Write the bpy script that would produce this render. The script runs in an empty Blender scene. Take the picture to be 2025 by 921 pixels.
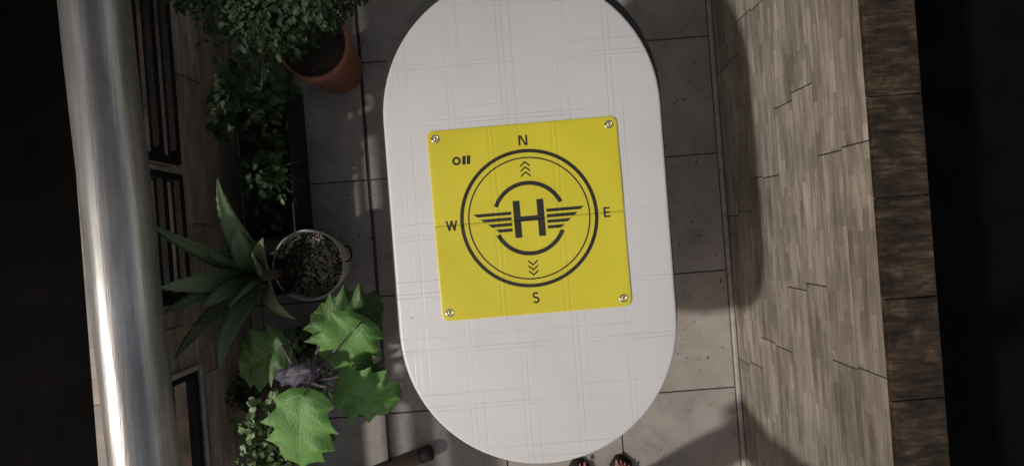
import bpy, bmesh, math, random
from mathutils import Vector, Matrix
random.seed(7)
R=random.random
def U(a,b): return a+(b-a)*random.random()
TH=math.radians(4.4); CT,ST=math.cos(TH),math.sin(TH)
F=1067.0; H=2.13
# patio coordinates (metres) of an image pixel, back-projected to height z
def at(u,v,z):
    r=u-1012.5; d=v-460.5; k=(H-z)/F
    return Vector(((r*CT-d*ST)*k, -(r*ST+d*CT)*k, z))

# ------------------------------------------------------------ materials
def newmat(name):
    m=bpy.data.materials.new(name); m.use_nodes=True
    nt=m.node_tree; b=nt.nodes['Principled BSDF']
    return m,nt,b
class N:
    def __init__(s,nt): s.nt=nt
    def n(s,t,**k):
        x=s.nt.nodes.new(t)
        for a,b in k.items(): setattr(x,a,b)
        return x
    def l(s,a,b): s.nt.links.new(a,b)
    def math(s,op,a,b=None,c=None,clamp=False):
        x=s.n('ShaderNodeMath',operation=op); x.use_clamp=clamp
        for i,v in enumerate((a,b,c)):
            if v is None: continue
            if isinstance(v,(int,float)): x.inputs[i].default_value=v
            else: s.l(v,x.inputs[i])
        return x.outputs[0]
    def noise(s,vec,scale,detail=4,rough=.6,dist=0):
        x=s.n('ShaderNodeTexNoise'); x.inputs['Scale'].default_value=scale
        x.inputs['Detail'].default_value=detail; x.inputs['Roughness'].default_value=rough
        x.inputs['Distortion'].default_value=dist
        if vec is not None: s.l(vec,x.inputs['Vector'])
        return x.outputs['Fac']
    def mapping(s,vec,scale=(1,1,1),loc=(0,0,0),rot=(0,0,0)):
        x=s.n('ShaderNodeMapping'); x.inputs['Scale'].default_value=scale
        x.inputs['Location'].default_value=loc; x.inputs['Rotation'].default_value=rot
        s.l(vec,x.inputs['Vector']); return x.outputs[0]
    def ramp(s,fac,stops):
        x=s.n('ShaderNodeValToRGB'); e=x.color_ramp.elements
        while len(e)<len(stops): e.new(.5)
        for i,(p,c) in enumerate(stops):
            e[i].position=p; e[i].color=(*c,1) if len(c)==3 else c
        s.l(fac,x.inputs[0]); return x.outputs[0]
    def mix(s,fac,a,b,mode='MIX'):
        x=s.n('ShaderNodeMix',data_type='RGBA',blend_type=mode)
        for sock,v in ((x.inputs['Factor'],fac),(x.inputs['A'],a),(x.inputs['B'],b)):
            if isinstance(v,(int,float)): sock.default_value=v
            elif isinstance(v,tuple): sock.default_value=(*v,1) if len(v)==3 else v
            else: s.l(v,sock)
        return x.outputs['Result']
    def bump(s,h,strength,dist,b):
        x=s.n('ShaderNodeBump'); x.inputs['Strength'].default_value=strength
        x.inputs['Distance'].default_value=dist; s.l(h,x.inputs['Height']); s.l(x.outputs[0],b.inputs['Normal'])
    def obj(s): return s.n('ShaderNodeTexCoord').outputs['Object']
    def island(s): return s.n('ShaderNodeNewGeometry').outputs['Random Per Island']

def simple(name,c1,c2,scale=20,rough=.6,metal=0,bump=.1,bd=.002,island=0,detail=5,spec=.5):
    m,nt,b=newmat(name); q=N(nt); o=q.obj()
    f=q.noise(o,scale,detail)
    c=q.ramp(f,[(.3,c1),(.7,c2)])
    if island:
        v=q.math('MULTIPLY_ADD',q.island(),island*2,1-island)
        cc=q.n('ShaderNodeCombineColor'); 
        for i in range(3): q.l(v,cc.inputs[i])
        c=q.mix(1.0,c,cc.outputs[0],'MULTIPLY')
    q.l(c,b.inputs['Base Color']); b.inputs['Roughness'].default_value=rough; b.inputs['Metallic'].default_value=metal
    b.inputs['Specular IOR Level'].default_value=spec
    if bump: q.bump(f,bump,bd,b)
    return m

def leafmat(name,c1,c2,c3,rough=.45,trans=.15,uvveins=False,stripes=False):
    m,nt,b=newmat(name); q=N(nt)
    isl=q.island(); c=q.ramp(isl,[(0,c1),(.5,c2),(1,c3)])
    f=q.noise(q.obj(),60,3)
    c=q.mix(q.math('MULTIPLY',f,.35),c,tuple(x*.45 for x in c1))
    if stripes:
        uv=q.n('ShaderNodeTexCoord').outputs['UV']
        s=q.noise(q.mapping(uv,(34,1.4,1)),1,3)
        c=q.mix(q.math('MULTIPLY',q.ramp(s,[(.5,(0,0,0)),(.68,(1,1,1))]),.5),c,(.22,.29,.15))
    if uvveins:
        uv=q.n('ShaderNodeTexCoord').outputs['UV']; sp=q.n('ShaderNodeSeparateXYZ'); q.l(uv,sp.inputs[0])
        t=q.math('ABSOLUTE',q.math('SUBTRACT',sp.outputs[0],.5))
        s=sp.outputs[1]
        fr=q.math('FRACT',q.math('SUBTRACT',q.math('MULTIPLY',s,5.0),q.math('MULTIPLY',t,2.6)))
        v1=q.math('LESS_THAN',q.math('ABSOLUTE',q.math('SUBTRACT',fr,.5)),.035)
        v2=q.math('LESS_THAN',t,.011)
        v=q.math('MAXIMUM',v1,v2)
        blot=q.noise(uv,5,4)
        c=q.mix(q.math('MULTIPLY',q.ramp(blot,[(.45,(0,0,0)),(.65,(1,1,1))]),.35),c,tuple(x*1.3 for x in c3))
        c=q.mix(q.math('MULTIPLY',v,.45),c,(.26,.36,.15))
        cell=q.n('ShaderNodeTexVoronoi'); cell.inputs['Scale'].default_value=34; q.l(uv,cell.inputs['Vector'])
        q.bump(q.math('ADD',q.math('MULTIPLY',v,-.6),q.math('ADD',q.noise(uv,24,2),q.math('MULTIPLY',cell.outputs['Distance'],-.6))),.4,.004,b)
    q.l(c,b.inputs['Base Color']); b.inputs['Roughness'].default_value=rough
    tr=q.n('ShaderNodeBsdfTranslucent'); q.l(c,tr.inputs[0]); ms=q.n('ShaderNodeMixShader'); ms.inputs[0].default_value=trans
    q.l(b.outputs[0],ms.inputs[1]); q.l(tr.outputs[0],ms.inputs[2]); q.l(ms.outputs[0],nt.nodes['Material Output'].inputs[0])
    return m

def tilemat(name,cA,cB,cC,w=.56,h=.108,dark=(.025,.021,.018),gw=.003):
    """wood-look ceramic planks; long axis Y, courses along Z"""
    m,nt,b=newmat(name); q=N(nt); o=q.obj(); sp=q.n('ShaderNodeSeparateXYZ'); q.l(o,sp.inputs[0])
    Y=sp.outputs[1]; Z=sp.outputs[2]
    row=q.math('FLOOR',q.math('DIVIDE',Z,h))
    off=q.math('FRACT',q.math('MULTIPLY',q.math('SINE',q.math('MULTIPLY',row,12.9898)),43.75))
    yy=q.math('ADD',q.math('DIVIDE',Y,w),off)
    col=q.math('FLOOR',yy)
    fy=q.math('FRACT',yy); fz=q.math('FRACT',q.math('DIVIDE',Z,h))
    ey=q.math('MULTIPLY',q.math('MINIMUM',fy,q.math('SUBTRACT',1,fy)),w)
    ez=q.math('MULTIPLY',q.math('MINIMUM',fz,q.math('SUBTRACT',1,fz)),h)
    gy=q.math('LESS_THAN',ey,gw*.7); gz=q.math('LESS_THAN',ez,.0011)
    cv=q.n('ShaderNodeCombineXYZ'); q.l(q.math('ADD',Y,q.math('MULTIPLY',row,3.7)),cv.inputs[0]); q.l(Z,cv.inputs[1]); q.l(q.math('MULTIPLY',col,5.3),cv.inputs[2])
    st=q.noise(q.mapping(cv.outputs[0],(7,120,1)),1.0,7,.72,.3)
    st2=q.noise(q.mapping(cv.outputs[0],(3.2,26,1)),1.0,4,.6,.5)
    br=q.n('ShaderNodeTexBrick'); q.l(cv.outputs[0],br.inputs['Vector'])
    br.inputs['Scale'].default_value=1; br.inputs['Brick Width'].default_value=.085; br.inputs['Row Height'].default_value=h/5
    br.inputs['Mortar Size'].default_value=.0008; br.offset=.37
    br.inputs['Color1'].default_value=(.15,.15,.15,1); br.inputs['Color2'].default_value=(.85,.85,.85,1); br.inputs['Mortar'].default_value=(.2,.2,.2,1)
    pl=q.n('ShaderNodeTexWhiteNoise'); pl.noise_dimensions='2D'; cw=q.n('ShaderNodeCombineXYZ'); q.l(row,cw.inputs[0]); q.l(col,cw.inputs[1]); q.l(cw.outputs[0],pl.inputs['Vector'])
    v=q.math('ADD',q.math('MULTIPLY',st,.45),q.math('ADD',q.math('MULTIPLY',br.outputs['Color'],.14),q.math('ADD',q.math('MULTIPLY',st2,.34),q.math('MULTIPLY',pl.outputs['Value'],.07))))
    c=q.ramp(v,[(.35,cA),(.49,cB),(.62,cC)])
    grime=q.noise(o,2.2,5,.6)
    c=q.mix(q.math('MULTIPLY',q.ramp(grime,[(.46,(0,0,0)),(.68,(1,1,1))]),.4),c,cA)
    c=q.mix(q.math('MULTIPLY',gy,.95),c,dark); c=q.mix(q.math('MULTIPLY',gz,.5),c,dark)
    q.l(c,b.inputs['Base Color']); b.inputs['Roughness'].default_value=.55
    q.bump(q.math('SUBTRACT',v,q.math('MAXIMUM',gy,q.math('MULTIPLY',gz,.6))),.6,.004,b)
    return m

M={}
M['walltile']=tilemat('wood_look_tile',(.095,.078,.062),(.24,.208,.172),(.42,.375,.32))
M['walltile_l']=tilemat('wood_look_tile_brown',(.12,.09,.065),(.28,.222,.172),(.45,.37,.30),w=.5)
m,nt,b=newmat('coping_tile'); q=N(nt); o=q.obj()
f1=q.noise(q.mapping(o,(14,85,30)),1,7,.7); f2=q.noise(q.mapping(o,(9,16,9)),1,5,.7,.6)
v=q.math('ADD',q.math('MULTIPLY',f1,.5),q.math('MULTIPLY',f2,.5))
q.l(q.ramp(v,[(.38,(.006,.0045,.0035)),(.5,(.028,.019,.012)),(.6,(.08,.053,.033)),(.7,(.20,.145,.092))]),b.inputs['Base Color'])
b.inputs['Roughness'].default_value=.8; b.inputs['Specular IOR Level'].default_value=.2; q.bump(v,.8,.012,b); M['captile']=m
m,nt,b=newmat('cement_tile'); q=N(nt); o=q.obj()
f1=q.noise(o,3.2,8,.65,.4); f2=q.noise(o,45,4,.7); f3=q.noise(o,9,5,.7,1.2)
c=q.ramp(f1,[(.3,(.24,.21,.18)),(.52,(.325,.292,.258)),(.72,(.41,.375,.335))])
c=q.mix(q.math('MULTIPLY',q.ramp(f3,[(.52,(0,0,0)),(.72,(1,1,1))]),.42),c,(.15,.125,.10))
c=q.mix(q.math('MULTIPLY',f2,.3),c,(.21,.185,.16))
v=q.math('MULTIPLY_ADD',q.island(),.18,.91); cc=q.n('ShaderNodeCombineColor')
for i in range(3): q.l(v,cc.inputs[i])
c=q.mix(1.0,c,cc.outputs[0],'MULTIPLY')
vo=q.n('ShaderNodeTexVoronoi'); vo.inputs['Scale'].default_value=38; q.l(o,vo.inputs['Vector'])
sp_=q.math('MULTIPLY',q.math('LESS_THAN',vo.outputs['Distance'],.13),q.math('GREATER_THAN',f3,.5))
c=q.mix(q.math('MULTIPLY',sp_,.65),c,(.06,.045,.035))
q.l(c,b.inputs['Base Color']); b.inputs['Roughness'].default_value=.62; q.bump(q.math('ADD',f2,f1),.25,.003,b); M['floor']=m
M['grout']=simple('grout',(.03,.025,.02),(.06,.05,.04),60)
M['skirt']=simple('cement_skirting',(.26,.24,.215),(.38,.36,.33),25)
M['sill']=simple('brown_sill',(.03,.022,.016),(.07,.052,.04),12,.9,spec=.15)
M['soilground']=simple('dark_earth',(.002,.002,.002),(.005,.004,.0035),6,.95,bump=.4,bd=.01,spec=.05)
M['pot_t']=simple('terracotta',(.24,.09,.055),(.36,.155,.095),14,.7,bump=.15)
M['soil']=simple('potting_soil',(.015,.010,.006),(.06,.043,.028),70,.95,bump=.9,bd=.01)
M['enamel']=simple('white_enamel',(.45,.44,.42),(.62,.61,.58),30,.3)
M['dkmetal']=simple('dark_frame_metal',(.012,.011,.011),(.022,.020,.020),30,.8,spec=.08)
M['dkplastic']=simple('dark_plastic',(.012,.012,.012),(.03,.028,.026),18,.6,spec=.3)
M['bark']=simple('stem_bark',(.06,.045,.025),(.12,.09,.05),60,.8)
M['purple_stem']=simple('purple_stem',(.10,.05,.10),(.16,.10,.12),60,.5)
M['leaf_shrub']=leafmat('shrub_leaf',(.014,.034,.008),(.030,.066,.016),(.055,.105,.03),.6)
M['leaf_herb']=leafmat('herb_leaf',(.10,.17,.05),(.20,.31,.10),(.34,.44,.20))
M['leaf_aloe']=leafmat('aloe_leaf',(.085,.13,.052),(.125,.18,.08),(.17,.23,.11),.5,.06,stripes=True)
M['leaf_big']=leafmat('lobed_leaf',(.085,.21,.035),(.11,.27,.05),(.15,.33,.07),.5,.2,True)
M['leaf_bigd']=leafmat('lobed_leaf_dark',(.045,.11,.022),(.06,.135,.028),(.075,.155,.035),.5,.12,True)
M['leaf_purple']=leafmat('young_purple_leaf',(.05,.038,.065),(.075,.06,.10),(.085,.085,.11),.5,.1,True)
M['moss']=leafmat('moss_green',(.04,.09,.016),(.075,.15,.025),(.14,.23,.05))
m,nt,b=newmat('pebbles'); q=N(nt); q.l(q.ramp(q.island(),[(0,(.14,.10,.065)),(.3,(.34,.27,.2)),(.55,(.52,.45,.36)),(.8,(.25,.21,.17)),(1,(.75,.7,.62))]),b.inputs['Base Color']); b.inputs['Roughness'].default_value=.6; M['gravel']=m
m,nt,b=newmat('galvanised_steel'); q=N(nt); o=q.obj()
f=q.noise(q.mapping(o,(26,1.2,26)),1.0,6,.65); f2=q.noise(q.mapping(o,(9,3,9)),1,5)
q.l(q.ramp(q.math('ADD',q.math('MULTIPLY',f,.6),q.math('MULTIPLY',f2,.4)),[(.36,(.22,.21,.20)),(.5,(.36,.35,.335)),(.64,(.55,.54,.52))]),b.inputs['Base Color'])
b.inputs['Metallic'].default_value=.7; b.inputs['Roughness'].default_value=.36; q.bump(f,.35,.006,b); M['galv']=m
m,nt,b=newmat('vinyl_tablecloth'); q=N(nt); o=q.obj(); sp=q.n('ShaderNodeSeparateXYZ'); q.l(o,sp.inputs[0])
wob=q.math('MULTIPLY',q.math('SUBTRACT',q.noise(o,2.5,2),.5),.006)
def lines(coord,P,offs,w):
    out=None
    for of in offs:
        fr=q.math('FRACT',q.math('DIVIDE',q.math('ADD',q.math('ADD',coord,wob),10*P-of),P))
        d=q.math('MULTIPLY',q.math('MINIMUM',fr,q.math('SUBTRACT',1,fr)),P)
        x=q.math('SUBTRACT',1,q.math('DIVIDE',d,w),clamp=True)
        out=x if out is None else q.math('MAXIMUM',out,x)
    return out
lv=lines(sp.outputs[0],.1385,(.0,.014,.036),.0015)
lh=lines(sp.outputs[1],.148,(.0,.011,.042),.0015)
nv=q.ramp(q.noise(q.mapping(o,(12,2.2,1)),1,3),[(.44,(.15,.15,.15)),(.62,(1,1,1))])
nh=q.ramp(q.noise(q.mapping(o,(2.4,12,1),(4,2,0)),1,3),[(.44,(.05,.05,.05)),(.6,(1,1,1))])
L=q.math('MAXIMUM',q.math('MULTIPLY',lv,nv),q.math('MULTIPLY',lh,nh))
base=q.ramp(q.noise(o,3.2,5),[(.3,(.585,.575,.56)),(.7,(.645,.636,.625))])
c=q.mix(q.math('MULTIPLY',L,.38),base,(.26,.24,.22))
vo=q.n('ShaderNodeTexVoronoi'); vo.inputs['Scale'].default_value=4.2; q.l(q.mapping(o,(1,1,1),(.3,.7,.2)),vo.inputs['Vector'])
c=q.mix(q.math('MULTIPLY',q.math('LESS_THAN',vo.outputs['Distance'],.016),.75),c,(.06,.045,.035))
q.l(c,b.inputs['Base Color']); b.inputs['Roughness'].default_value=.38
q.bump(q.math('ADD',q.math('MULTIPLY',L,-.8),q.math('MULTIPLY',q.noise(o,7,4),1.4)),.34,.002,b); M['cloth']=m
M['rim']=simple('table_rim',(.02,.019,.018),(.035,.033,.03),20,.5)
M['plastic']=simple('table_plastic',(.5,.49,.47),(.6,.59,.57),15,.5)
m,nt,b=newmat('yellow_pu_mat'); q=N(nt); o=q.obj(); sp=q.n('ShaderNodeSeparateXYZ'); q.l(o,sp.inputs[0])
c=q.ramp(q.noise(o,6,5),[(.3,(.60,.52,.03)),(.7,(.66,.575,.042))])
ln=q.math('SUBTRACT',1,q.math('DIVIDE',q.math('ABSOLUTE',sp.outputs[1]),.0017),clamp=True)   # darker line along the centre fold
c=q.mix(q.math('MULTIPLY',ln,.75),c,(.13,.11,.02))
for xx in (-.089,-.076,.076,.089):
    l2=q.math('SUBTRACT',1,q.math('DIVIDE',q.math('ABSOLUTE',q.math('SUBTRACT',sp.outputs[0],xx)),.0013),clamp=True); c=q.mix(q.math('MULTIPLY',l2,.22),c,(.25,.21,.03))
q.l(c,b.inputs['Base Color']); b.inputs['Roughness'].default_value=.38
q.bump(q.noise(o,260,3),.12,.0008,b); M['yellow']=m
M['print']=simple('black_print',(.016,.015,.012),(.028,.026,.02),40,.45,bump=0)
M['chrome']=simple('nickel',(.55,.54,.52),(.75,.74,.72),80,.22,1,bump=0)
M['skin']=simple('skin',(.36,.19,.13),(.44,.25,.18),40,.5)
M['pink']=simple('pink_nail_and_strap',(.36,.12,.15),(.46,.17,.2),40,.35)
M['shirt']=simple('shirt_cotton',(.10,.11,.14),(.14,.15,.18),60,.85)
M['shorts']=simple('shorts_denim',(.03,.035,.06),(.05,.06,.09),80,.85)
M['hair']=simple('hair',(.012,.008,.006),(.03,.02,.014),120,.5)
M['wood']=simple('brown_wood',(.14,.08,.055),(.22,.13,.095),25,.5)
M['roofsheet']=simple('shade_roof_sheet',(.07,.065,.06),(.11,.10,.09),10,.6)
M['render']=simple('blocker_render',(.22,.20,.18),(.30,.28,.25),2,.85)
M['glass']=simple('blocker_window_glass',(.01,.012,.015),(.02,.022,.026),2,.12,bump=0)

# ------------------------------------------------------------ mesh builder
class B:
    def __init__(s): s.v=[];s.f=[];s.m=[];s.uv=[];s.mats=[]
    def mi(s,k):
        if k not in s.mats: s.mats.append(k)
        return s.mats.index(k)
    def face(s,idx,mat,uv=None):
        s.f.append(tuple(idx)); s.m.append(s.mi(mat)); s.uv.append(uv or [(0,0)]*len(idx))
    def grid(s,P,mat,closeu=False,uvs=True):
        n=len(P); w=len(P[0]); b0=len(s.v)
        for r in P:
            for p in r: s.v.append(tuple(p))
        for i in range(n-1):
            for j in range(w if closeu else w-1):
                j2=(j+1)%w
                s.face((b0+i*w+j,b0+i*w+j2,b0+(i+1)*w+j2,b0+(i+1)*w+j),mat,
                 [(j/(w-1),i/(n-1)),((j+1)/(w-1),i/(n-1)),((j+1)/(w-1),(i+1)/(n-1)),(j/(w-1),(i+1)/(n-1))])
    def box(s,x0,x1,y0,y1,z0,z1,mat,c=0.0):
        b0=len(s.v)
        if c<=0:
            s.v+= [(x,y,z) for z in (z0,z1) for (x,y) in ((x0,y0),(x1,y0),(x1,y1),(x0,y1))]
            for a in ((3,2,1,0),(4,5,6,7),(0,1,5,4),(1,2,6,5),(2,3,7,6),(3,0,4,7)): s.face([b0+i for i in a],mat)
        else:
            for (z,i) in ((z0,0),(z1-c,0),(z1,c)):
                s.v+=[(x0+i,y0+i,z),(x1-i,y0+i,z),(x1-i,y1-i,z),(x0+i,y1-i,z)]
            s.face([b0+3,b0+2,b0+1,b0],mat); s.face([b0+8,b0+9,b0+10,b0+11],mat)
            for k in (0,4):
                for j in range(4):
                    j2=(j+1)%4; s.face([b0+k+j,b0+k+j2,b0+k+4+j2,b0+k+4+j],mat)
    def tube(s,pts,rad,mat,n=8,cap=True):
        pts=[Vector(p) for p in pts]; rows=[]
        a=None
        for i,p in enumerate(pts):
            t=(pts[min(i+1,len(pts)-1)]-pts[max(i-1,0)]).normalized()
            if a is None: a=t.orthogonal().normalized()
            a=(a-t*a.dot(t)).normalized(); bb=t.cross(a)
            r=rad[i] if isinstance(rad,(list,tuple)) else rad
            rows.append([p+(a*math.cos(2*math.pi*k/n)+bb*math.sin(2*math.pi*k/n))*r for k in range(n)])
        b0=len(s.v); s.grid(rows,mat,True)
        if cap:
            s.face([b0+k for k in range(n)][::-1],mat); e=b0+(len(rows)-1)*n; s.face([e+k for k in range(n)],mat)
    def lathe(s,c,prof,mat,n=40,jit=0):
        rows=[[Vector((c[0]+r*math.cos(2*math.pi*k/n),c[1]+r*math.sin(2*math.pi*k/n),c[2]+z)) for k in range(n)] for r,z in prof]
        s.grid(rows,mat,True)
    def disc(s,c,r,mat,n=40,bumpy=0):
        rows=[]
        for i in range(9):
            rr=r*i/8+.0005
            rows.append([Vector((c[0]+rr*math.cos(2*math.pi*k/n),c[1]+rr*math.sin(2*math.pi*k/n),c[2]+(U(-bumpy,bumpy) if i<8 else 0))) for k in range(n)])
        s.grid(rows,mat,True)
    def leaf(s,p,d,up,L,W,mat,fold=.25,droop=.2):
        p=Vector(p); d=Vector(d).normalized(); side=d.cross(Vector(up))
        if side.length<1e-3: side=d.orthogonal()
        side.normalize(); nrm=side.cross(d)
        rows=[]
        for t,w in ((0,.08),(.25,.75),(.55,1),(.82,.6),(1,.02)):
            c=p+d*(L*t)-nrm*(droop*L*t*t)
            ww=W*.5*w
            rows.append([c-side*ww+nrm*ww*fold,c,c+side*ww+nrm*ww*fold])
        s.grid(rows,mat)
    def build(s,name,parent=None,smooth=True,autosm=False):
        me=bpy.data.meshes.new(name); me.from_pydata(s.v,[],s.f); 
        for k in s.mats: me.materials.append(M[k])
        uvl=me.uv_layers.new(name='UVMap')
        for p,mi,uv in zip(me.polygons,s.m,s.uv):
            p.material_index=mi; p.use_smooth=smooth
            for li,c in zip(p.loop_indices,uv): uvl.data[li].uv=c
        me.update()
        ob=bpy.data.objects.new(name,me); bpy.context.scene.collection.objects.link(ob)
        if parent: ob.parent=parent
        return ob
def empty(name):
    e=bpy.data.objects.new(name,None); bpy.context.scene.collection.objects.link(e); return e

# ------------------------------------------------------------ ground, floor, walls
b=B(); b.grid([[(-150,-150,-.03),(150,-150,-.03)],[(-150,150,-.03),(150,150,-.03)]],'soilground'); b.build('ground',smooth=False)
b=B(); b.box(-1.06,.85,-3.2,3.2,-.028,-.006,'grout')
xs=[-1.467,-1.007,-.547,-.087,.373,.833]
for i in range(5):
    x0=max(xs[i],-1.058); x1=xs[i+1]
    for j in range(-8,8):
        y0=-.21+.4625*j; y1=y0+.4625
        if y0<-3.2 or y1>3.2: continue
        g=.0024
        gl=.007 if abs(x0+.547)<.01 else g; gr=.007 if abs(x1+.547)<.01 else g
        dz=U(-.0008,.0008)
        b.box(x0+gl,x1-gr,y0+g,y1-g,-.006,0+dz,'floor',.0015)
b.build('patio_floor',smooth=False)
wr=empty('tiled_wall')
b=B(); b.box(.852,.966,-3.2,3.2,-.02,.868,'walltile'); b.build('wall_body',wr,smooth=False)
bw=B()
for j in range(-13,13):
    y0=j*.235+.015; bw.box(.848,.969,y0+.0012,y0+.2338,.8685,.884,'captile',.002)
bw.build('coping',wr,smooth=False)
bs=B(); bs.box(.834,.8505,-3.2,3.2,-.005,.012,'skirt',.004); bs.build('skirting',wr,smooth=False)
wl=empty('tiled_wall.001')
b=B(); X0,X1=-1.14,-1.06
for (z0,z1) in ((-.02,.375),(.665,.70)): b.box(X0,X1,-3.2,3.2,z0,z1,'walltile_l')
for (y0,y1) in ((-3.2,-1.25),(-.36,-.14),(.272,.30),(1.35,3.2)): b.box(X0+.001,X1-.001,y0,y1,.375,.665,'walltile_l')
b.build('wall_body',wl,smooth=False)
b=B()
for (y0,y1,nb) in ((-1.25,-.36,2),(-.14,.272,3),(.30,1.35,3)):
    b.box(X0-.001,X1+.001,y0,y1,.3755,.3805,'sill')
    for k in range(nb+1):
        z=.396+k*(.25/nb); b.box(X1-.016,X1+.012,y0+.004,y1-.004,z-.012,z+.010,'dkmetal')
    for k in range(nb): 
        z=.396+(k+.45)*(.25/nb); b.box(X1-.062,X1-.040,y0+.004,y1-.004,z-.006,z+.006,'sill')
    for yy in (y0+.012,y1-.012): b.box(X1-.065,X1+.008,yy-.011,yy+.011,.388,.655,'dkmetal')
b.box(X1+.001,X1+.018,-1.25,-.345,.366,.378,'skirt',.003); b.box(X1+.001,X1+.014,-.363,-.347,.378,.66,'skirt',.003)
b.build('window_frames',wl,smooth=False)
b=B(); pts=[];n=40
for i in range(n): 
    y=-3.0+6.0*i/(n-1); pts.append((-1.003+y*-.030+ .0015*math.sin(y*9),y,.742))
b.tube(pts,.077,'galv',28)
for y in (-1.6,1.2): 
    b.tube([(-1.003-y*.030,y-.02,.742),(-1.003-y*.030,y+.02,.742)],.081,'galv',28)
b.build('steel_pipe')
b=B(); rows=[]; RY=.42  # added roof above the view, cuts sky light over the far end
for i in range(2):
    rows.append([Vector((-1.5+3.0*j/60,(RY,3.2)[i],2.42+.012*math.sin(j*2.1))) for j in range(61)])
b.grid(rows,'roofsheet')
b.box(-1.5,1.5,RY-.01,RY+.05,2.34,2.40,'wood'); b.box(-1.5,1.5,3.1,3.16,2.34,2.40,'wood')
for x in (-1.24,1.10):
    b.box(x,x+.07,3.02,3.09,-.03,2.34,'dkmetal'); b.box(x,x+.07,1.75,1.82,-.03,2.34,'dkmetal'); b.box(x,x+.07,RY+.05,3.1,2.341,2.399,'dkmetal')
b.build('added_shade_roof',smooth=False)
# unseen block, added so its soft shadow dims the table's far end
b=B(); bx,by=-20.9,-5.92; hh=30.0
b.box(bx-12,bx,by,by+20,-.03,hh,'render'); b.box(bx-12.15,bx+.15,by-.15,by+20.15,hh,hh+.4,'skirt')
for fl in range(9):
    z=1.2+fl*3.2
    for k in range(6):
        y=by+1.4+k*3.15; b.box(bx-.05,bx+.02,y,y+1.5,z,z+1.5,'glass'); b.box(bx-.02,bx+.12,y-.1,y+1.6,z-.1,z-.001,'skirt')
    for k in range(3):
        x=bx-11+k*3.8; b.box(x,x+1.6,by-.02,by+.05,z,z+1.5,'glass'); b.box(x-.1,x+1.7,by-.12,by+.02,z-.1,z-.001,'skirt')
b.build('added_sun_blocker',smooth=False)

# ------------------------------------------------------------ table
def stadium(cx,cy,hw,hl,n=40,p=2.0):
    pts=[]
    s=hl-hw
    for k in range(n+1):
        a=math.pi*k/n; pts.append((cx+hw*math.cos(a),cy+s+hw*math.sin(a)))
    for k in range(n+1):
        a=math.pi+math.pi*k/n; pts.append((cx+hw*math.cos(a),cy-s+hw*math.sin(a)))
    return pts
TX,TY,TZ=.050,.035,.73
def slab(b,cx,cy,hw,hl,prof,mat):
    rows=[]
    for (ins,z) in prof: rows.append([Vector((x,y,z)) for x,y in stadium(cx,cy,hw-ins,hl-ins)])
    b.grid(rows,mat,True)
    e=len(b.v)-len(rows[0]); b.face(list(range(e,len(b.v))),mat)
tab=empty('oval_table')
b=B(); slab(b,TX,TY,.362,.640,[(.006,TZ-.03),(.001,TZ-.026),(0,TZ-.008),(.002,TZ-.003),(.005,TZ-.0008),(.009,TZ)],'cloth'); b.build('tablecloth',tab)
b=B(); slab(b,TX+.000,TY+.022,.3725,.660,[(.03,TZ-.06),(.004,TZ-.05),(0,TZ-.036),(.003,TZ-.031)],'rim'); b.build('table_rim',tab)
b=B()
for sx in (-1,1):
    for sy in (-1,1):
        b.tube([(TX+sx*.22,TY+sy*.40,TZ-.06),(TX+sx*.25,TY+sy*.44,.35),(TX+sx*.28,TY+sy*.48,.0)],[.03,.024,.018],'plastic',12)
b.tube([(TX-.22,TY-.4,TZ-.09),(TX+.22,TY-.4,TZ-.09)],.014,'plastic'); b.tube([(TX-.22,TY+.4,TZ-.09),(TX+.22,TY+.4,TZ-.09)],.014,'plastic')
b.build('table_legs',tab)

# ------------------------------------------------------------ landing pad
pad=empty('landing_pad'); px=.00131; S=188*px
pad.location=(.0475,.0335,TZ+.0005); pad.rotation_euler=(0,0,math.radians(.4))
def padh(x,y):
    h=.0038
    for f in (-.0825,.0825):
        for o in (-.0065,.0065): h-=.0007*math.exp(-((x-f-o)/.0022)**2)
        h+=.0004*math.exp(-((x-f)/.02)**2)
    h-=.0020*math.exp(-((y)/.0022)**2); h-=.0008*math.exp(-((y-.009)/.002)**2)
    h+=.0006*math.sin(x*31+1)*math.sin(y*23)
    return h
b=B(); nn=150; rc=.017
def clampc(x,y):
    ax,ay=abs(x),abs(y); cx=S-rc
    if ax>cx and ay>cx:
        dx,dy=ax-cx,ay-cx; m=max(dx,dy); l=math.hypot(dx,dy)
        if l>0: k=m/l; ax=cx+dx*k; ay=cx+dy*k
    return math.copysign(ax,x),math.copysign(ay,y)
rows=[]
for i in range(nn+1):
    r=[]
    for j in range(nn+1):
        x,y=clampc(-S+2*S*j/nn,-S+2*S*i/nn); e=min(S-abs(x),S-abs(y)); 
        h=padh(x,y)
        if i in(0,nn) or j in(0,nn): h-=.0012
        h-=.0004*math.exp(-((e-.007)/.0016)**2)
        r.append(Vector((x,y,h)))
    rows.append(r)
b.grid(rows,'yellow')
edge=[rows[0][j] for j in range(nn)]+[rows[i][nn] for i in range(nn)]+[rows[nn][j] for j in range(nn,0,-1)]+[rows[i][0] for i in range(nn,0,-1)]
b.grid([[Vector((p.x,p.y,0)) for p in edge],[p.copy() for p in edge]],'yellow',True)
b.build('mat',pad)
b=B(); lay=[0]
def pp(x,y): 
    return Vector((x*px,y*px,padh(x*px,y*px)+.00045+lay[0]*.00006))
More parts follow.
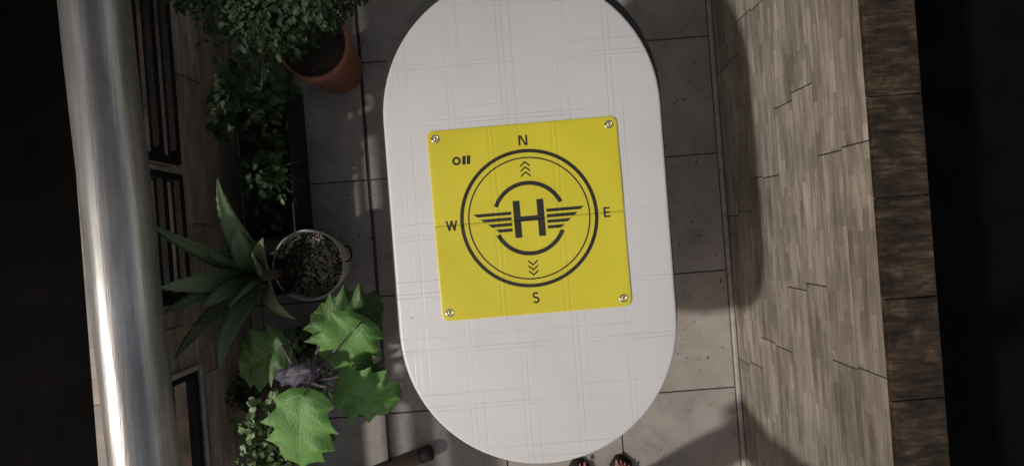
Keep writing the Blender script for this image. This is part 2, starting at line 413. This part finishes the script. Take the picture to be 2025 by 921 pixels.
def quad(a,bb,c,d,n=None):
    L1=math.dist(a,bb); L2=math.dist(a,d); n1=max(2,int(L1/2)+1); n2=max(2,int(L2/2)+1)
    P=[]
    for i in range(n2+1):
        t=i/n2; r=[]
        for j in range(n1+1):
            s=j/n1
            x=(a[0]*(1-s)+bb[0]*s)*(1-t)+(d[0]*(1-s)+c[0]*s)*t; y=(a[1]*(1-s)+bb[1]*s)*(1-t)+(d[1]*(1-s)+c[1]*s)*t
            r.append(pp(x,y))
        P.append(r)
    b.grid(P,'print'); lay[0]=(lay[0]+1)%4
def bar(x0,y0,x1,y1,w):
    dx,dy=x1-x0,y1-y0; l=math.hypot(dx,dy); nx,ny=-dy/l*w/2,dx/l*w/2
    quad((x0+nx,y0+ny),(x0-nx,y0-ny),(x1-nx,y1-ny),(x1+nx,y1+ny))
def arc(cx,cy,r,w,a0,a1):
    n=max(8,int(abs(a1-a0)/360*2*math.pi*r/2)); k=max(1,int(w/2))
    b.grid([[pp(cx+(r-w/2+w*j/k)*math.cos(math.radians(a0+(a1-a0)*i/n)),cy+(r-w/2+w*j/k)*math.sin(math.radians(a0+(a1-a0)*i/n))) for j in range(k+1)] for i in range(n+1)],'print'); lay[0]=(lay[0]+1)%4
arc(0,1,133,7,0,360); arc(0,1,119.5,2.6,0,360)
arc(0,1,69.5,8,23,157); arc(0,1,69.5,8,204,336)
bar(-23.5,-36,-23.5,37,13.5); bar(23.5,-36,23.5,37,13.5); bar(-17,0.5,17,.5,10)
for (y,o) in ((13.5,109),(2.5,96),(-8.5,82),(-19.5,68)):
    for sg in (-1,1):
        w=6.2
        quad((sg*35,y+w/2),(sg*35,y-w/2),(sg*(o-7),y-w/2),(sg*o,y+w/2))
def chev(y,s):
    lay[0]=0
    for sg in (-1,1): quad((0,y+s*4+1.7),(0,y+s*4-1.7),(sg*9.5,y-s*4-1.7),(sg*9.5,y-s*4+1.7))
for k in range(3): chev(108-k*10,1); chev(-87-k*10,-1)
def Nn(cx,cy):
    bar(cx-7,cy-10,cx-7,cy+10,3.4); bar(cx+7,cy-10,cx+7,cy+10,3.4); quad((cx-7,cy+10),(cx-3.2,cy+10),(cx+7,cy-10),(cx+3.2,cy-10))
def Ee(cx,cy):
    bar(cx-4,cy-10,cx-4,cy+10,3.6)
    for yy in (-8.3,0,8.3): bar(cx-2,cy+yy,cx+6.5-(1 if yy==0 else 0),cy+yy,3.3)
def Ww(cx,cy):
    for (xa,ya,xb,yb) in ((-10,10,-5,-10),(-5,-10,0,10),(0,10,5,-10),(5,-10,10,10)): bar(cx+xa,cy+ya,cx+xb,cy+yb,3.3)
def Ss(cx,cy):
    arc(cx,cy+4.7,4.7,3.4,25,270); arc(cx,cy-4.7,5.0,3.4,90,-150)
Nn(0,155); Ee(153,0); Ww(-154,-1); Ss(0,-156)
x0=-142;y0=117
arc(x0+8,y0+8,6.4,4,0,360)
for k in (19,28): quad((x0+k,y0),(x0+k+6.5,y0),(x0+k+8,y0+17),(x0+k+1.5,y0+17))
b.build('print',pad)
b=B()
for sx in (-1,1):
    for sy in (-1,1):
        c=(sx*172*px,sy*172*px,padh(sx*172*px,sy*172*px)-.0006)
        b.lathe(c,[(.0112,.0004),(.0108,.0016),(.0092,.0024),(.0074,.0022),(.0066,.0010),(.0064,-.002)],'chrome',28)
        b.disc((c[0],c[1],c[2]-.0012),.0066,'cloth',16)
        b.tube([(c[0]-.003,c[1]-.004,c[2]+.0002),(c[0]+.002,c[1]+.004,c[2]+.0004)],.0028,'chrome',8)
b.build('grommets',pad)

# ------------------------------------------------------------ plants
def blob(b,c,r,n,mat,L=(.02,.035),flat=.6,wr=.6):
    c=Vector(c)
    for _ in range(n):
        d=Vector((random.gauss(0,1),random.gauss(0,1),random.gauss(0,1)*flat)); 
        d.normalize(); rr=r*(R()**.45)*U(.8,1.2); p=c+Vector((d.x*rr,d.y*rr,d.z*rr*flat))
        dr=Vector((d.x+U(-.7,.7),d.y+U(-.7,.7),U(-.35,.5)))
        l=U(*L); b.leaf(p,dr,(U(-.4,.4),U(-.4,.4),1),l,l*wr,mat,droop=U(0,.4))
def pot(b,c,r,h,mat,rim=.012,taper=.75,soilz=-.02):
    b.lathe((c[0],c[1],0),[(r*taper*.9,0.001),(r*taper,.002),(r*.97,h-.04),(r*1.0,h-.036),(r+rim*.5,h-.03),(r+rim*.5,h-.003),(r+rim*.3,h),(r-rim*.4,h),(r-rim*.6,h-.004),(r-rim*.9,h-.06)],mat,48)
    b.disc((c[0],c[1],h+soilz),r-.006,'soil',36,.004)
b=B(); c=at(616,86,.30); pot(b,c,.120,.30,'pot_t',taper=.78)
for (u,v,z,r,n) in ((430,10,.55,.085,170),(490,35,.58,.09,210),(545,50,.55,.08,180),(595,10,.58,.08,160),(650,-10,.52,.08,150),(525,100,.46,.05,80),(520,0,.62,.09,170),(600,-45,.66,.12,200),(400,-30,.6,.09,130),(700,-30,.5,.06,80),(575,95,.4,.035,50),(350,-10,.5,.04,40),(610,60,.40,.05,80),(650,45,.42,.035,34)):
    blob(b,at(u,v,z),r,int(n*1.6),'leaf_shrub',(.012,.026))
for k in range(50):
    u,v=random.choice(((430,10),(490,35),(545,50),(595,10),(650,-15),(525,100))); z=.52
    s=at(u,v,z); a=U(0,6.28); d=Vector((math.cos(a),math.sin(a),U(-.2,.3)))*U(.08,.14); b.tube([s,s+d*.5+Vector((0,0,.01)),s+d],.0012,'bark',4)
    for j in range(7):
        p=s+d*(.4+.1*j); b.leaf(p,(U(-1,1),U(-1,1),.1),(0,0,1),U(.014,.024),.011,'leaf_shrub')
for (u,v,z) in ((430,20,.5),(500,40,.5),(560,60,.5),(660,0,.48),(540,110,.45),(600,-40,.6)):
    t=at(u,v,z); b.tube([(c[0],c[1],.27),((c[0]*.6+t[0]*.4),(c[1]*.6+t[1]*.4),.42),t],[.006,.004,.002],'bark',6)
b.build('potted_shrub')
b=B(); c=at(500,170,.22); pot(b,c,.07,.2,'dkplastic')
for (u,v,z,r,n) in ((480,150,.36,.07,70),(455,185,.36,.045,40),(440,215,.33,.03,20),(437,255,.30,.024,14),(520,160,.36,.065,64),(550,180,.30,.045,34),(470,225,.3,.05,24)):
    blob(b,at(u,v,z),r,n,'leaf_shrub',(.026,.044),wr=.85)
for (u,v,z) in ((440,255,.3),(550,180,.3),(455,180,.36)): b.tube([(c[0],c[1],.18),at((500+u)/2,(170+v)/2,z+.02),at(u,v,z)],[.003,.002,.0015],'bark',5)
b.build('trailing_plant')
# planter trough
b=B(); p0=at(484,470,.17); x1=at(584,430,.17)[0]; x0=x1-.185; y0,y1=at(560,470,.17)[1],at(560,165,.17)[1]; t=.008
b.box(x0,x0+t,y0,y1,.001,.17,'dkplastic',.002); b.box(x1-t,x1,y0,y1,.001,.17,'dkplastic',.002)
b.box(x0+t+.0002,x1-t-.0002,y0,y0+t,.001,.169,'dkplastic',.002); b.box(x0+t+.0002,x1-t-.0002,y1-t,y1,.001,.169,'dkplastic',.002)
rows=[]
for i in range(40): rows.append([Vector((x0+t+(x1-x0-2*t)*j/12,y0+t+(y1-y0-2*t)*i/39,.115+U(-.006,.006))) for j in range(13)])
b.grid(rows,'soil')
for (u,v,z,r,n,L) in ((500,345,.24,.055,60,(.025,.04)),(530,335,.22,.05,50,(.025,.04)),(515,250,.2,.06,40,(.02,.035)),(535,290,.2,.05,35,(.02,.035)),(510,390,.19,.04,25,(.02,.03)),(550,380,.19,.03,18,(.015,.03)),(520,215,.22,.05,40,(.02,.035)),(540,440,.18,.03,14,(.015,.025))):
    blob(b,at(u,v,z),r,n,'moss' if n in(50,18) else 'leaf_shrub',L)
for k in range(16):
    a=U(0,2*math.pi); s=at(545,335,.14); d=Vector((math.cos(a),math.sin(a),.7)); 
    L=U(.09,.16); b.leaf(s,d,(0,0,1),L,.005,'leaf_shrub',droop=.5)
b.build('planter_trough')
# enamel pot with gravel
HP=.205
b=B(); c=at(609,524,HP); cx,cy=c[0],c[1]
b.lathe((cx,cy,0),[(.088,.001),(.096,.004),(.118,HP-.025),(.123,HP-.013),(.1275,HP-.007),(.128,HP-.002),(.1255,HP),(.122,HP-.005),(.119,HP-.025),(.116,HP-.09)],'enamel',64)
b.disc((cx,cy,HP-.04),.1185,'soil',40,.003)
hc=Vector((cx+.128,cy+.03,HP-.03)); b.tube([hc+Vector((0,-.028,0)),hc+Vector((.014,-.026,.004)),hc+Vector((.022,-.010,.006)),hc+Vector((.022,.010,.006)),hc+Vector((.014,.026,.004)),hc+Vector((0,.028,0))],.0035,'dkmetal',8)
bm=bmesh.new(); bmesh.ops.create_icosphere(bm,subdivisions=1,radius=1); iv=[v.co.copy() for v in bm.verts]; iff=[[v.index for v in f.verts] for f in bm.faces]; bm.free()
for _ in range(1100):
    a=U(0,2*math.pi); rr=.112*math.sqrt(R()); x=cx+rr*math.cos(a); y=cy+rr*math.sin(a)
    if x<cx-.03 and R()<.6: continue
    s=U(.0026,.0062); sc=Vector((s*U(.8,1.4),s*U(.7,1.1),s*.6)); rot=Matrix.Rotation(U(0,6),3,'Z'); b0=len(b.v)
    for v in iv:
        w=rot@Vector((v.x*sc.x,v.y*sc.y,v.z*sc.z)); b.v.append((x+w.x,y+w.y,HP-.037+w.z+U(0,.001)))
    for f in iff: b.face([b0+k for k in f],'gravel')
for (dx,dy,r2,n) in ((.0,-.085,.026,60),(.05,-.082,.018,24),(-.05,-.06,.026,46),(.095,-.02,.012,20),(.09,.05,.014,20),(.06,.085,.014,18),(-.07,.01,.026,46),(-.03,.065,.028,46),(-.06,.06,.026,36),(.0,.095,.014,20)):
    blob(b,(cx+dx,cy+dy,HP-.02),r2,n,'moss' if dy<0 or dx>0.02 else 'leaf_shrub',(.007,.015))
for k in range(4):
    pth=[Vector((cx-.03+U(-.02,.02),cy+.02,HP-.03)),Vector((cx+U(-.06,.0),cy+U(-.03,.06),HP+.03)),Vector((cx+U(-.08,.01),cy+U(-.05,.08),HP+.04))]; b.tube(pth,.0016,'bark',5)
    blob(b,pth[-1],.020,12,'leaf_shrub',(.012,.02))
b.build('enamel_pot')
# aloe
b=B(); base=at(520,545,.33); pot(b,base,.075,.22,'dkplastic'); b.tube([(base[0],base[1],.19),(base[0],base[1],.34)],[.018,.02],'bark',10)
def blade(b,p0,p1,arch,W,mat,chan=.35,teeth=True,n=26,roll=0):
    p0=Vector(p0);p1=Vector(p1); d=p1-p0; side=Vector((d.y,-d.x,0)).normalized(); rows=[]
    side=(Matrix.Rotation(roll,3,d.normalized())@side)
    nr=side.cross(d).normalized()
    if nr.z<0: nr=-nr
    for i in range(n+1):
        t=i/n; c=p0+d*t+Vector((0,0,arch*4*t*(1-t)))
        w=W*.5*(min(1,.55+t*1.8) if t<.25 else 1)*(1-max(0,(t-.25)/.75)**1.35)+.0006
        tt=(.0024 if (i%2 and teeth and i<n-3) else 0)
        rows.append([c-side*(w+tt)+nr*w*chan,c-side*w*.5+nr*w*chan*.2,c,c+side*w*.5+nr*w*chan*.2,c+side*(w+tt)+nr*w*chan,
                     c+side*w*.5-nr*w*.28,c-nr*w*.4,c-side*w*.5-nr*w*.28])
    b.grid(rows,mat,True)
for (u,v,z,a,W,roll,du,dv) in ((430,352,.70,.05,.066,.5,-5,-30),(290,438,.70,.04,.068,-.3,-25,-20),(310,569,.66,.05,.068,0,-30,0),(318,622,.60,.06,.062,.3,-25,10),(343,713,.62,.05,.072,.4,-20,20),(436,732,.55,.07,.066,-.3,-8,25),(587,632,.50,.06,.055,.4,20,15),(470,440,.58,.05,.072,.7,-8,-20),(390,470,.56,.05,.062,-.6,-25,-15),(520,470,.60,.02,.06,.3,2,-18),(455,610,.62,.04,.060,.2,-10,12),(500,500,.66,.01,.050,-.2,0,-8),(400,610,.58,.05,.06,.1,-12,6)):
    s=at(520+du*.6,545+dv*.6,.36+.04*R()); blade(b,s,at(u,v,z),a,W,'leaf_aloe',roll=roll)
b.build('aloe_plant')
# broad lobed leaves: pointed angular lobes joined by shallow rounded bays
def lobed(b,pb,pt,W,mat,nl=4,lift=.0,tilt=0,depth=.24):
    pb=Vector(pb);pt=Vector(pt); d=pt-pb; L=d.length; side=Vector((d.y,-d.x,0)).normalized()
    side=Matrix.Rotation(tilt,3,d.normalized())@side; nr=side.cross(d).normalized()
    if nr.z<0: nr=-nr
    n=nl*16; rows=[]
    ph=U(0,.15)
    for i in range(n+1):
        t=i/n
        env=max(.0,math.sin(math.pi*(min(t*.965+.035,1))**.80))**.50
        row=[]
        for k in range(-7,8):
            s=k/7; tt=t*nl
            fr=(tt+ph*(1 if s>0 else 2.0))%1.0
            x=(fr/.58 if fr<.58 else (1-fr)/.42)
            tooth=x**1.6
            w=W*.5*env*(1-depth+depth*1.35*tooth) if i not in (0,n) else .0005
            adv=abs(s)**2*L*.035*(tooth)-abs(s)**2*L*.06*(1-t)**3
            p=pb+d*t+side*(w*s)+d.normalized()*adv+nr*(abs(s)*w*.20-.10*L*t*t+.008*math.sin(t*15+s*3)*abs(s)+lift*4*t*(1-t)-.02*abs(s)**3)
            row.append(p)
        rows.append(row)
    b.grid(rows,mat)
b=B(); pc=at(592,700,.26); pot(b,pc,.085,.26,'dkplastic')
stem0=Vector((pc[0],pc[1],.24)); top=at(612,752,.62)
b.tube([stem0,stem0.lerp(top,.4)+Vector((.01,0,.02)),top],[.010,.008,.006],'purple_stem',10)
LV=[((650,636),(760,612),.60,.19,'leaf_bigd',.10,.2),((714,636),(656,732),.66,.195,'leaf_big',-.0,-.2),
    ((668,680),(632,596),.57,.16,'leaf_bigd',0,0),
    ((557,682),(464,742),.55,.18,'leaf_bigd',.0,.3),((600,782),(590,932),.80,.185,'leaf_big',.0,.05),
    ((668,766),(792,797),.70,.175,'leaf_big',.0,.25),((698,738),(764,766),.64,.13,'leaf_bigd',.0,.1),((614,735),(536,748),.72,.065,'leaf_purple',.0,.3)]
for (a,e,z,W,mt,lf,tl) in LV:
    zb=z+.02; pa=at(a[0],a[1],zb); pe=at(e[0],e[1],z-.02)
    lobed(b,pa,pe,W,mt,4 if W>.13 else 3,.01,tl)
    b.tube([top,top.lerp(pa,.5)+Vector((0,0,.02)),pa,pa.lerp(pe,.15)],[.0045,.0035,.003,.002],'purple_stem',7)
for k in range(5): 
    a=U(0,6.28); lobed(b,top+Vector((0,0,.01)),top+Vector((math.cos(a)*.032,math.sin(a)*.032,.03)),.02,'leaf_purple',3)
blob(b,at(590,690,.30),.06,60,'leaf_shrub',(.02,.04),wr=.9)
b.build('naranjilla_plant')
# herbs at the bottom
b=B(); c=at(545,880,.24); pot(b,c,.095,.2,'dkplastic')
for (u,v,z,r,n) in ((520,800,.33,.035,26),(545,790,.34,.02,14),(505,850,.33,.045,34),(530,870,.35,.05,44),(560,900,.33,.04,24),(500,900,.32,.05,36),(480,830,.30,.03,16),(525,920,.34,.05,40),(610,905,.3,.04,20),(640,870,.26,.03,12)):
    blob(b,at(u,v,z),r,n,'leaf_herb' if n<40 and u<570 else 'moss',(.014,.028),wr=.9)
for (u,v) in ((520,800),(505,850),(560,900),(480,830),(500,900)): t=at(u,v,.33); b.tube([(c[0],c[1],.18),(c[0]*.5+t[0]*.5,c[1]*.5+t[1]*.5,.29),t],.0022,'bark',5)
b.build('potted_herb')
b=B(); c=at(478,775,.16); pot(b,c,.07,.15,'pot_t')
for (u,v,z,r,n) in ((480,775,.2,.06,50),(500,750,.22,.05,30),(640,760,.2,.05,30),(600,800,.2,.06,34)): blob(b,at(u,v,z),r,n,'leaf_shrub',(.018,.035))
b.build('potted_herb.001')
b=B()
for _ in range(60):
    u,v=random.choice(((U(590,740),U(50,900)),(U(1300,1450),U(0,900)))); p=at(u,v,.003); s=U(.004,.012)
    b.leaf(p,(U(-1,1),U(-1,1),.05),(0,0,1),s,s*.6,'sill',droop=.1)
b.build('fallen_leaves')

# ------------------------------------------------------------ wooden pole on the floor
b=B(); a=at(853,893,.03); e=at(770,926,.03)
b.tube([e+(e-a)*5,a],.026,'wood',20); b.tube([a-(a-e).normalized()*.045,a,a+(a-e).normalized()*.004],[.0285,.0285,.023],'dkplastic',20)
b.build('wooden_pole')

# ------------------------------------------------------------ person standing at the end of the table
def person(cx,cy):
    V=[];E=[];Rr=[]
    def add(p,r,par=None):
        V.append((cx+p[0],cy+p[1],p[2])); Rr.append(r)
        if par is not None: E.append((par,len(V)-1))
        return len(V)-1
    pel=add((0,0,.93),.125)
    wst=add((0,0,1.08),.11,pel); ch=add((0,.0,1.28),.13,wst); nk0=add((0,0,1.42),.07,ch); nk=add((0,.01,1.49),.048,nk0); hd=add((0,.02,1.56),.07,nk); hd2=add((0,.025,1.63),.085,hd); hd3=add((0,.02,1.69),.065,hd2)
    for s in (-1,1):
        hp=add((s*.085,0,.88),.085,pel); kn=add((s*.085,.015,.48),.052,hp); cf=add((s*.08,-.01,.33),.05,kn); an=add((s*.075,-.02,.085),.033,cf)
        hl=add((s*.075,-.05,.045),.030,an)
        bl=add((s*.085,.09,.035),.026,an); add((s*.062,.155,.026),.014,bl)
        for k in range(4): add((s*(.080+.015*k),.155-.010*k,.022),.0085,bl)
        sh=add((s*.16,0,1.38),.058,ch); el=add((s*.21,-.01,1.10),.040,sh); wr=add((s*.22,.05,.86),.026,el); pm=add((s*.22,.065,.80),.028,wr)
        for k in range(4):
            f1=add((s*.218,.035+.018*k,.745),.009,pm); add((s*.21,.038+.018*k,.71-.005*abs(k-1.5)),.008,f1)
        t1=add((s*.205,.10,.79),.010,wr); add((s*.20,.115,.755),.009,t1)
    me=bpy.data.meshes.new('p'); me.from_pydata(V,E,[]); ob=bpy.data.objects.new('ptmp',me); bpy.context.scene.collection.objects.link(ob)
    sk=ob.modifiers.new('s','SKIN'); sd=ob.modifiers.new('d','SUBSURF'); sd.levels=2; sd.render_levels=2
    for i,r in enumerate(Rr):
        me.skin_vertices[0].data[i].radius=(r,r)
    me.skin_vertices[0].data[0].use_root=True
    dg=bpy.context.evaluated_depsgraph_get(); m2=bpy.data.meshes.new_from_object(ob.evaluated_get(dg)); bpy.data.objects.remove(ob)
    m2.materials.clear()
    for k in ('skin','shorts','shirt','hair'): m2.materials.append(M[k])
    for p in m2.polygons:
        c=p.center; ax=abs(c.x-cx); p.use_smooth=True
        if c.z>1.47: p.material_index=3 if (c.z>1.64 or (c.y<cy-.005 and c.z>1.53)) else 0
        elif ax>.165 and c.z<1.2: p.material_index=0
        elif c.z>.96: p.material_index=2
        elif c.z>.52: p.material_index=1
        else: p.material_index=0
    root=empty('person'); o=bpy.data.objects.new('body',m2); bpy.context.scene.collection.objects.link(o); o.parent=root
    b=B()
    for s in (-1,1):
        fx=cx+s*.083
        out=[(-.03,-.08),(.03,-.08),(.036,0),(.045,.09),(.04,.15),(.015,.175),(-.02,.175),(-.045,.14),(-.045,.06),(-.036,0)]
        b0=len(b.v)
        for z in (.001,.012): b.v+=[(fx+x,cy+y,z) for x,y in out]
        n=len(out); b.face([b0+n+k for k in range(n)],'dkplastic')
        for k in range(n): b.face([b0+k,b0+(k+1)%n,b0+n+(k+1)%n,b0+n+k],'dkplastic')
        b.tube([(fx-.042,cy+.03,.012),(fx-.02,cy+.07,.058),(fx-.012,cy+.125,.05),(fx-.012,cy+.14,.014)],.005,'pink',7)
        b.tube([(fx+.042,cy+.03,.012),(fx+.02,cy+.07,.058),(fx-.012,cy+.125,.05)],.005,'pink',7)
        for k in range(5):
            x=cx+s*(.062 if k==0 else .080+.015*(k-1)); y=cy+(.163 if k==0 else .160-.010*(k-1)); r=.008 if k==0 else .005; z=.037 if k==0 else .029
            b.tube([(x,y-r,z),(x,y+r,z-.002)],[r*.7,r*.6],'pink',8)
    b.build('sandals',root)
    b=B()
    for s in (-1,1):
        b.tube([(cx+s*.03,cy+.095,1.612),(cx+s*.03,cy+.108,1.612)],[.012,.006],'enamel',10); b.tube([(cx+s*.03,cy+.106,1.612),(cx+s*.03,cy+.1105,1.612)],.0045,'hair',8)
        b.tube([(cx+s*.078,cy+.015,1.58),(cx+s*.09,cy+.01,1.61),(cx+s*.08,cy+.012,1.635)],[.008,.012,.008],'skin',8)
    b.tube([(cx,cy+.10,1.61),(cx,cy+.125,1.575)],[.006,.012],'skin',8); b.tube([(cx-.022,cy+.098,1.545),(cx,cy+.107,1.543),(cx+.022,cy+.098,1.545)],[.003,.006,.003],'pink',8)
    b.build('face',root)
person(.275,-1.078)

# ------------------------------------------------------------ light, camera
sc=bpy.context.scene
trav=Vector((.74,.24,-.73)); 
sl=bpy.data.lights.new('sun','SUN'); sl.energy=2.4; sl.angle=math.radians(2.6); sl.color=(1,.965,.92)
so=bpy.data.objects.new('sun',sl); sc.collection.objects.link(so); so.rotation_euler=trav.to_track_quat('-Z','Y').to_euler(); so.location=(-6,-2,6)
w=bpy.data.worlds.new('World'); sc.world=w; w.use_nodes=True; q=N(w.node_tree)
sky=q.n('ShaderNodeTexSky',sky_type='NISHITA'); sky.sun_disc=False
sky.sun_elevation=math.asin(.73/trav.length); sky.sun_rotation=math.atan2(-trav.x,-trav.y)%(2*math.pi)
bg=w.node_tree.nodes['Background']; bg.inputs['Strength'].default_value=.135
q.l(q.mix(1.0,sky.outputs[0],(1.5,1.09,.77),'MULTIPLY'),bg.inputs['Color'])
cam=bpy.data.cameras.new('camera'); cam.sensor_width=36; cam.lens=36*F/2025; cam.clip_start=.02; cam.clip_end=600
co=bpy.data.objects.new('camera',cam); sc.collection.objects.link(co); co.location=(0,0,H); co.rotation_euler=(0,0,-TH); sc.camera=co
sc.view_settings.view_transform='Standard'; sc.view_settings.look='None'; sc.view_settings.exposure=0
